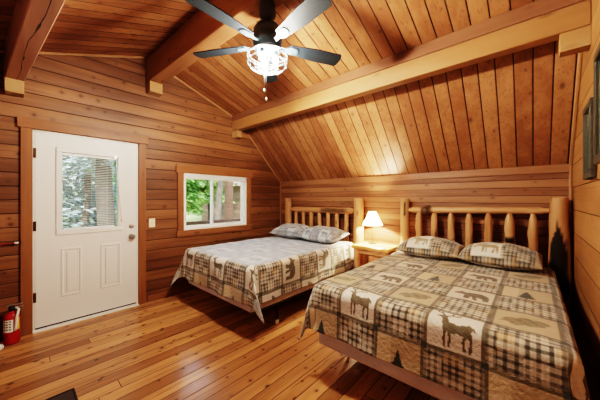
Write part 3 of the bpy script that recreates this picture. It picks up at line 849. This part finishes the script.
# ------------------------------------------------------------------ ceiling fan (hangs from the ridge beam)
FX, FY, FT = 2.246, -2.290, 2.877
fan = thing('ceiling_fan', 'dark five-blade ceiling fan with a lit wire cage hanging from the ridge beam', 'ceiling fan', (FX, FY, FT))
dz = -FT
bm = bmesh.new(); lathe(bm, [(.018, 2.738+dz), (.045, 2.745+dz), (.062, 2.775+dz), (.066, 2.82+dz), (.060, 2.862+dz), (.054, 2.877+dz)], 36); obj('canopy', bm, M['darkmetal'], fan, True)
bm = bmesh.new(); lathe(bm, [(.012, 2.69+dz), (.012, 2.75+dz)], 16); obj('downrod', bm, M['darkmetal'], fan, True)
bm = bmesh.new(); lathe(bm, [(.028, 2.708+dz), (.055, 2.704+dz), (.092, 2.69+dz), (.110, 2.66+dz), (.113, 2.625+dz), (.107, 2.617+dz), (.113, 2.609+dz), (.113, 2.565+dz), (.104, 2.55+dz), (.088, 2.532+dz), (.085, 2.52+dz), (.03, 2.515+dz)][::-1], 40); obj('motor_housing', bm, M['darkmetal'], fan, True)
BZ = 2.556
def blade_mesh():
    n = 14; out = []
    for i in range(n+1):
        t_ = i/n; r = .17+.445*t_; wd = .046+.020*sm(0, .6, t_)
        out.append((r, wd))
    pts = [(r, -wd) for r, wd in out]
    rc, wc = out[-1]
    for k in range(1, 8):
        a = -PI/2+PI*k/8; pts.append((rc+.020*math.cos(a), wc*math.sin(a)))
    pts += [(r, wd) for r, wd in out[::-1]]
    bm = bmesh.new(); prism(bm, pts, 'z', -.0035, .0035)
    me = bpy.data.meshes.new('blade'); bmesh.ops.recalc_face_normals(bm, faces=bm.faces); bm.to_mesh(me); bm.free(); me.materials.append(M['blade']); return me
bme = blade_mesh()
bm = bmesh.new()
prism(bm, [(.09, -.020), (.145, -.014), (.18, -.036), (.24, -.030), (.255, 0), (.24, .030), (.18, .036), (.145, .014), (.09, .020)], 'z', -.0105, -.004)
for px, py in ((.198, -.018), (.198, .018), (.234, 0)): lathe(bm, [(.006, -.013), (.006, .010)], 8, (px, py))
ime = bpy.data.meshes.new('blade_iron'); bmesh.ops.recalc_face_normals(bm, faces=bm.faces); bm.to_mesh(ime); bm.free(); ime.materials.append(M['darkmetal'])
for deg in (-8, 63.5, 136, 208, 272):
    o = link(bpy.data.objects.new('blade', bme), fan); o.location = (0, 0, BZ+dz)
    o.rotation_euler = (Matrix.Rotation(math.radians(deg), 3, 'Z') @ Matrix.Rotation(math.radians(-12), 3, 'X')).to_euler()
    i_ = link(bpy.data.objects.new('blade_iron', ime), o)
bm = bmesh.new(); lathe(bm, [(.045, 2.495+dz), (.088, 2.50+dz), (.096, 2.512+dz), (.088, 2.522+dz), (.045, 2.526+dz)], 32); obj('fitter', bm, M['darkmetal'], fan, True)
bm = bmesh.new()
ringz = [(2.478, .142), (2.462, .154), (2.41, .154), (2.388, .136)]
for z, r in ringz: tube(bm, [(r*math.cos(2*PI*k/40), r*math.sin(2*PI*k/40), z+dz) for k in range(40)], .0026, 6, True)
for z, r in ((2.385, .085), (2.385, .042)): tube(bm, [(r*math.cos(2*PI*k/28), r*math.sin(2*PI*k/28), z+dz) for k in range(28)], .002, 6, True)
for k in range(10):
    a = 2*PI*k/10
    tube(bm, [(r*math.cos(a), r*math.sin(a), z+dz) for z, r in [(2.50, .09)]+ringz+[(2.385, .042)]], .002, 6)
obj('light_cage', bm, M['cage'], fan, True)
for k in range(3):
    a = math.radians(40+120*k)
    bm = bmesh.new(); lathe(bm, [(.015, 0), (.017, .01), (.015, .042)], 16); so = obj('bulb_socket', bm, M['darkmetal'], fan, True); so.location = (.062*math.cos(a), .062*math.sin(a), 2.462+dz)
    bm = bmesh.new(); lathe(bm, [(.002, -.056), (.012, -.052), (.019, -.038), (.020, -.027), (.016, -.011), (.011, .0)], 16); bu = obj('bulb', bm, M['bulb'], fan, True); bu.location = (.062*math.cos(a), .062*math.sin(a), 2.462+dz)
for px, py, zb in ((-.018, -.018, 2.205), (.018, -.03, 2.125)):
    bm = bmesh.new(); tube(bm, [(px, py, 2.383+dz), (px, py, zb+dz)], .002, 6); pc = obj('pull_chain', bm, M['steel'], fan, True)
    bm = bmesh.new(); lathe(bm, [(.003, zb+.010+dz), (.007, zb+dz), (.008, zb-.010+dz), (.003, zb-.018+dz)], 12, (px, py)); obj('chain_pull', bm, M['steel'], pc, True)

# ------------------------------------------------------------------ pictures on the right wall
def picture(label, y0, y1, z0, z1, xw=.03, fw=.045):
    p = thing('framed_picture', label, 'picture', (W, y0, z0), 0, 'framed pictures on the right wall')
    bm = bmesh.new(); L, H = y1-y0, z1-z0
    for q in [(0, L, 0, fw), (0, L, H-fw, H), (0, fw, fw, H-fw), (L-fw, L, fw, H-fw)]:
        box(bm, -xw, -.002, q[0], q[1], q[2], q[3], bev=.005)
    obj('frame', bm, M['frame'], p)
    boxobj('print', (-.014, -.006, fw-.005, L-fw+.005, fw-.005, H-fw+.005), M['picture'], p)
picture('weathered framed picture nearer the beds', -1.30, -.99, 1.49, 1.97)
picture('taller weathered framed picture at the right edge, nearer the viewer', -1.86, -1.41, 1.555, 2.17)

# ------------------------------------------------------------------ small things by the door
ex = thing('fire_extinguisher', 'small red fire extinguisher on the floor left of the door', 'fire extinguisher', (.118, -3.618, 0))
bm = bmesh.new(); lathe(bm, [(.045, 0), (.055, .006), (.056, .02), (.056, .235), (.05, .268), (.034, .288), (.02, .297), (.018, .31)], 36); obj('cylinder', bm, M['red'], ex, True)
def wrap(name, a0, a1, z0, z1, mat, r=.0568):
    bm = bmesh.new(); n = 16; A = []
    for k in range(n+1):
        a = a0+(a1-a0)*k/n; A.append((bm.verts.new((r*math.cos(a), r*math.sin(a), z0)), bm.verts.new((r*math.cos(a), r*math.sin(a), z1))))
    for p, q in zip(A, A[1:]): bm.faces.new((p[0], q[0], q[1], p[1]))
    return obj(name, bm, mat, ex, True)
wrap('label', -1.25, .15, .12, .235, M['paper']); wrap('yellow_label', .35, 1.0, .13, .245, M['yellow'])
bm = bmesh.new()
for k in range(4): # dark lines of print on the label
    for j in range(3):
        a = -1.05+.36*j; a1 = a+.24; z = .142+.024*k; r = .0572
        vs = [bm.verts.new((r*math.cos(q), r*math.sin(q), zz)) for q, zz in ((a, z), ((a+a1)/2, z), (a1, z), (a1, z+.009), ((a+a1)/2, z+.009), (a, z+.009))]
        bm.faces.new(vs)
obj('label_print', bm, M['black'], ex)
bm = bmesh.new(); lathe(bm, [(.02, .305), (.022, .31), (.022, .34), (.012, .35)], 16); obj('valve', bm, M['black'], ex, True)
bm = bmesh.new(); box(bm, -.012, .012, -.03, .07, .352, .362, bev=.003); box(bm, -.01, .01, -.01, .075, .325, .334, bev=.003); obj('squeeze_handle', bm, M['steel'], ex)
bm = bmesh.new(); tube(bm, [(.0, .02, .33), (.05, .045, .32), (.068, .03, .25), (.066, .025, .17), (.063, .02, .13)], .009, 8); obj('hose', bm, M['paper'], ex, True)
bk = thing('black_bag', 'black bundle on the floor left of the fire extinguisher', 'bag', (.10, -3.77, 0))
bm = bmesh.new(); bmesh.ops.create_icosphere(bm, subdivisions=3, radius=1)
for q in bm.verts:
    n_ = 1+.16*mnoise.noise(q.co*2.5); q.co = Vector((q.co.x*.07*n_, q.co.y*.065*n_, .11+q.co.z*.11*n_))
    q.co.z = max(q.co.z, 0)
obj('bundle', bm, M['black'], bk, True)
bm = bmesh.new(); tube(bm, [(0, -.03, .2), (.01, -.01, .27), (.01, .02, .27), (0, .035, .2)], .006, 8); obj('strap', bm, M['black'], bk, True)
rl = thing('white_roll', 'small white roll on the floor before the fire extinguisher', 'roll', (.235, -3.70, .028))
bm = bmesh.new(); lathe(bm, [(.013, -.022), (.028, -.022), (.028, .022), (.013, .022), (.013, -.022)], 28, cap=False); o = obj('roll_paper', bm, M['paper'], rl, True); o.rotation_euler = (PI/2, 0, .9)
rd = thing('hanging_rod', 'thin red rod with a white tip on the wall left of the door', 'rod', (.03, -3.60, .93))
bm = bmesh.new(); tube(bm, [(0, -.32, -.004), (0, .0, .0)], .007, 10); obj('shaft', bm, M['darkred'], rd, True)
bm = bmesh.new(); tube(bm, [(0, -.002, 0), (0, .026, 0)], .011, 10); obj('tip', bm, M['paper'], rd, True)
bm = bmesh.new(); box(bm, -.03, 0, -.12, -.10, -.014, .014, bev=.003); obj('wall_clip', bm, M['black'], rd)
mt = thing('door_mat', 'dark brown mat on the floor at the bottom left edge', 'mat', (1.345, -3.32, 0))
bm = bmesh.new(); box(bm, .012, .60, -.48, -.012, .001, .013, bev=.003); obj('pile', bm, M['mat'], mt)
bm = bmesh.new()
for q in [(0, .612, -.012, 0), (0, .612, -.492, -.48), (0, .012, -.48, -.012), (.6, .612, -.48, -.012)]: box(bm, q[0], q[1], q[2], q[3], .001, .015)
obj('border', bm, M['mat_edge'], mt)
bx = thing('white_tray', 'shallow white tray at the lower left corner of the floor', 'tray', (1.06, -3.86, 0), .08)
bm = bmesh.new(); box(bm, -.20, .30, -.18, .18, 0, .012, bev=.003); obj('base', bm, M['vinyl'], bx)
bm = bmesh.new()
for q in [(-.20, .30, .166, .18), (-.20, .30, -.18, -.166), (-.20, -.186, -.166, .166), (.286, .30, -.166, .166)]: box(bm, q[0], q[1], q[2], q[3], .012, .035, bev=.003)
obj('rim', bm, M['vinyl'], bx)

# ------------------------------------------------------------------ outside
lw = pydata('ground', [(-60, -40, -.35), (-.2, -40, -.35), (-.2, 60, -.35), (-60, 60, -.35)], [(0, 1, 2, 3)], M['lawn']); tag(lw, 'sunlit rough grass outside the window', 'ground', kind='structure')
tag(boxobj('porch_floor', (-2.2, -.15, -4.6, 2.6, -.12, -.04), M['porch']), 'board deck outside the door', 'porch', kind='structure')
pr = thing('porch_railing', 'dark porch rail outside the window', 'railing', (-1.8, -1.7, -.04))
boxobj('top_rail', (-.05, .05, 0, 3.6, .83, .90), M['porch_dark'], pr, .006)
boxobj('bottom_rail', (-.03, .03, 0, 3.6, .1, .15), M['porch_dark'], pr, .004)
for k in range(16): boxobj('baluster', (-.018, .018, .1+k*.225, .136+k*.225, .15, .83), M['porch_dark'], pr)
pp = thing('porch_post', 'brown porch post seen through the right half of the window', 'post', (-2.02, .10, -.04))
boxobj('shaft', (-.08, .08, -.08, .08, .05, 2.7), M['porch'], pp, .01); boxobj('foot', (-.1, .1, -.1, .1, 0, .05), M['porch'], pp, .005)
cb = thing('cabin', 'pinkish brown cabin beyond the porch', 'cabin', (-12.5, 7.6, -.35))
boxobj('wall', (-3, 2.2, -1.3, 4, 0, 2.55), M['cabin'], cb)
bm = bmesh.new(); prism(bm, [(-1.9, 2.5), (1.35, 3.9), (4.6, 2.5), (4.6, 2.68), (1.35, 4.1), (-1.9, 2.68)], 'x', -3.3, 2.7); obj('roof', bm, M['roofing'], cb)
fr = boxobj('window', (2.2, 2.26, .3, 1.3, .9, 1.9), M['vinyl'], cb); boxobj('pane', (2.26, 2.27, .38, 1.22, .98, 1.82), M['glass'], fr)

def tree(label, x, y, h, rad, tr, mat, seed, base=.15, n=2600, size=.24):
    r = np.random.default_rng(seed)
    t_ = thing('tree', label, 'tree', (x, y, -.35), 0, 'trees outside')
    bm = bmesh.new(); k = 10
    tube(bm, [(.10*math.sin(i*1.3+seed), .08*math.cos(i+seed), h*i/k) for i in range(k+1)], [tr*(1-.8*i/k) for i in range(k+1)], 12); obj('trunk', bm, M['bark'], t_, True)
    z = base*h+(h*(1-base))*(1-np.sqrt(r.uniform(0, 1, n)))*1.0
    rr = rad*(1-(z-base*h)/(h*(1-base)))**.8*np.sqrt(r.uniform(.05, 1, n))*(1+.25*np.sin(z*7))
    a = r.uniform(0, 2*PI, n)
    c = np.stack([rr*np.cos(a), rr*np.sin(a), z-.25*rr], 1)
    d1 = np.stack([np.cos(a), np.sin(a), -.35+r.normal(0, .3, n)], 1)*size*r.uniform(.6, 1.5, (n, 1))
    d2 = np.stack([-np.sin(a), np.cos(a), r.normal(0, .5, n)], 1)*size*.5*r.uniform(.6, 1.4, (n, 1))
    P = np.stack([c-d2*.6, c+d1*.5-d2*.2, c+d1, c+d1*.4+d2], 1).reshape(-1, 3)
    F = np.arange(4*n).reshape(-1, 4)
    me = bpy.data.meshes.new('crown'); me.from_pydata(P.tolist(), [], F.tolist()); me.update()
    mesh_obj('crown', me, mat, t_)
tree('thick dark trunk seen through the door glass', -6.2, -1.62, 11, .8, .26, M['leaf_c'], 1, base=.26, n=2200)
tree('blue-green spruce at the left of the door glass', -10.5, -3.1, 9, 2.4, .16, M['leaf_c'], 2, base=.06, n=4200)
tree('blue-green spruce behind the thick trunk', -13, -.6, 10, 2.6, .18, M['leaf_c'], 3, base=.06, n=4000)
tree('slim trunk left of the thick trunk in the door glass', -9.0, -1.75, 9, .6, .13, M['leaf_c'], 4, base=.3, n=1600)
tree('bright green young tree at the left of the window', -9, 1.6, 6.5, 1.3, .10, M['leaf_b'], 5, base=.2, n=3200)
tree('bright green tree left of the cabin', -10.2, 4.0, 8, 1.2, .13, M['leaf_b'], 6, base=.22, n=3200)
tree('dark green spruce far behind the young tree', -25, 5.0, 12, 3.0, .2, M['leaf_a'], 7, base=.1, n=4000, size=.34)
tree('dark green spruce far beyond the cabin', -22, 12.5, 13, 3.4, .2, M['leaf_a'], 8, base=.08, n=4200, size=.38)
tree('grey trunk just left of the porch post', -5.2, 1.75, 9, .7, .15, M['leaf_a'], 9, base=.42, n=900)
for k in range(7):
    tree('far conifer in the tree line behind the lawn', -40-9*(k % 2), -22+9.5*k, 15+k % 3, 4.0, .25, M['leaf_a'], 20+k, base=.03, n=2600, size=.6)

# ------------------------------------------------------------------ light
sc = bpy.context.scene
wd = bpy.data.worlds.new('World'); sc.world = wd; wd.use_nodes = True; nt = wd.node_tree
bg = nt.nodes['Background']; sky = nt.nodes.new('ShaderNodeTexSky'); sky.sky_type = 'NISHITA'; sky.sun_disc = False
sky.sun_elevation = math.radians(48); sky.sun_rotation = math.radians(120); sky.air_density = 1.2; sky.dust_density = 2.0
nt.links.new(sky.outputs[0], bg.inputs[0]); bg.inputs[1].default_value = .6
def lamp(name, typ, loc, energy, col, **kw):
    l = bpy.data.lights.new(name, typ); l.energy = energy; l.color = col
    for k, v in kw.items(): setattr(l, k, v)
    o = bpy.data.objects.new(name, l); o.location = loc; link(o); return o
sun = lamp('sun', 'SUN', (0, 0, 20), 4.6, (1, .95, .85), angle=math.radians(1)); sun.rotation_euler = Vector((-.55, .25, -.8)).to_track_quat('-Z', 'Y').to_euler()
# added fill lamp behind the viewer, lifts the whole room
f = lamp('room_fill', 'AREA', (2.0, -4.6, 1.6), 6, (1, .97, .92), shape='RECTANGLE', size=2.6, size_y=1.1); f.rotation_euler = Vector((0.05, 1, .05)).to_track_quat('-Z', 'Y').to_euler()
# added unseen lamp above the porch, boosts daylight through the window
q = lamp('porch_fill', 'AREA', (-1.3, -1.4, 2.75), 70, (.74, .87, 1), shape='RECTANGLE', size=1.2, size_y=1.6); q.rotation_euler = Vector((1.2, .05, -1)).to_track_quat('-Z', 'Y').to_euler()

# ------------------------------------------------------------------ camera
cam = bpy.data.cameras.new('camera'); cam.sensor_width = 36; cam.lens = 258.56/600*36; cam.shift_y = -1.3/600; cam.clip_start = .02
co = bpy.data.objects.new('camera', cam); co.location = (3.776, -3.614, 1.362); co.rotation_euler = (PI/2, 0, .7324); link(co)
sc.camera = co
sc.view_settings.view_transform = 'Filmic'
sc.view_settings.look = 'Very High Contrast'
sc.view_settings.exposure = .1
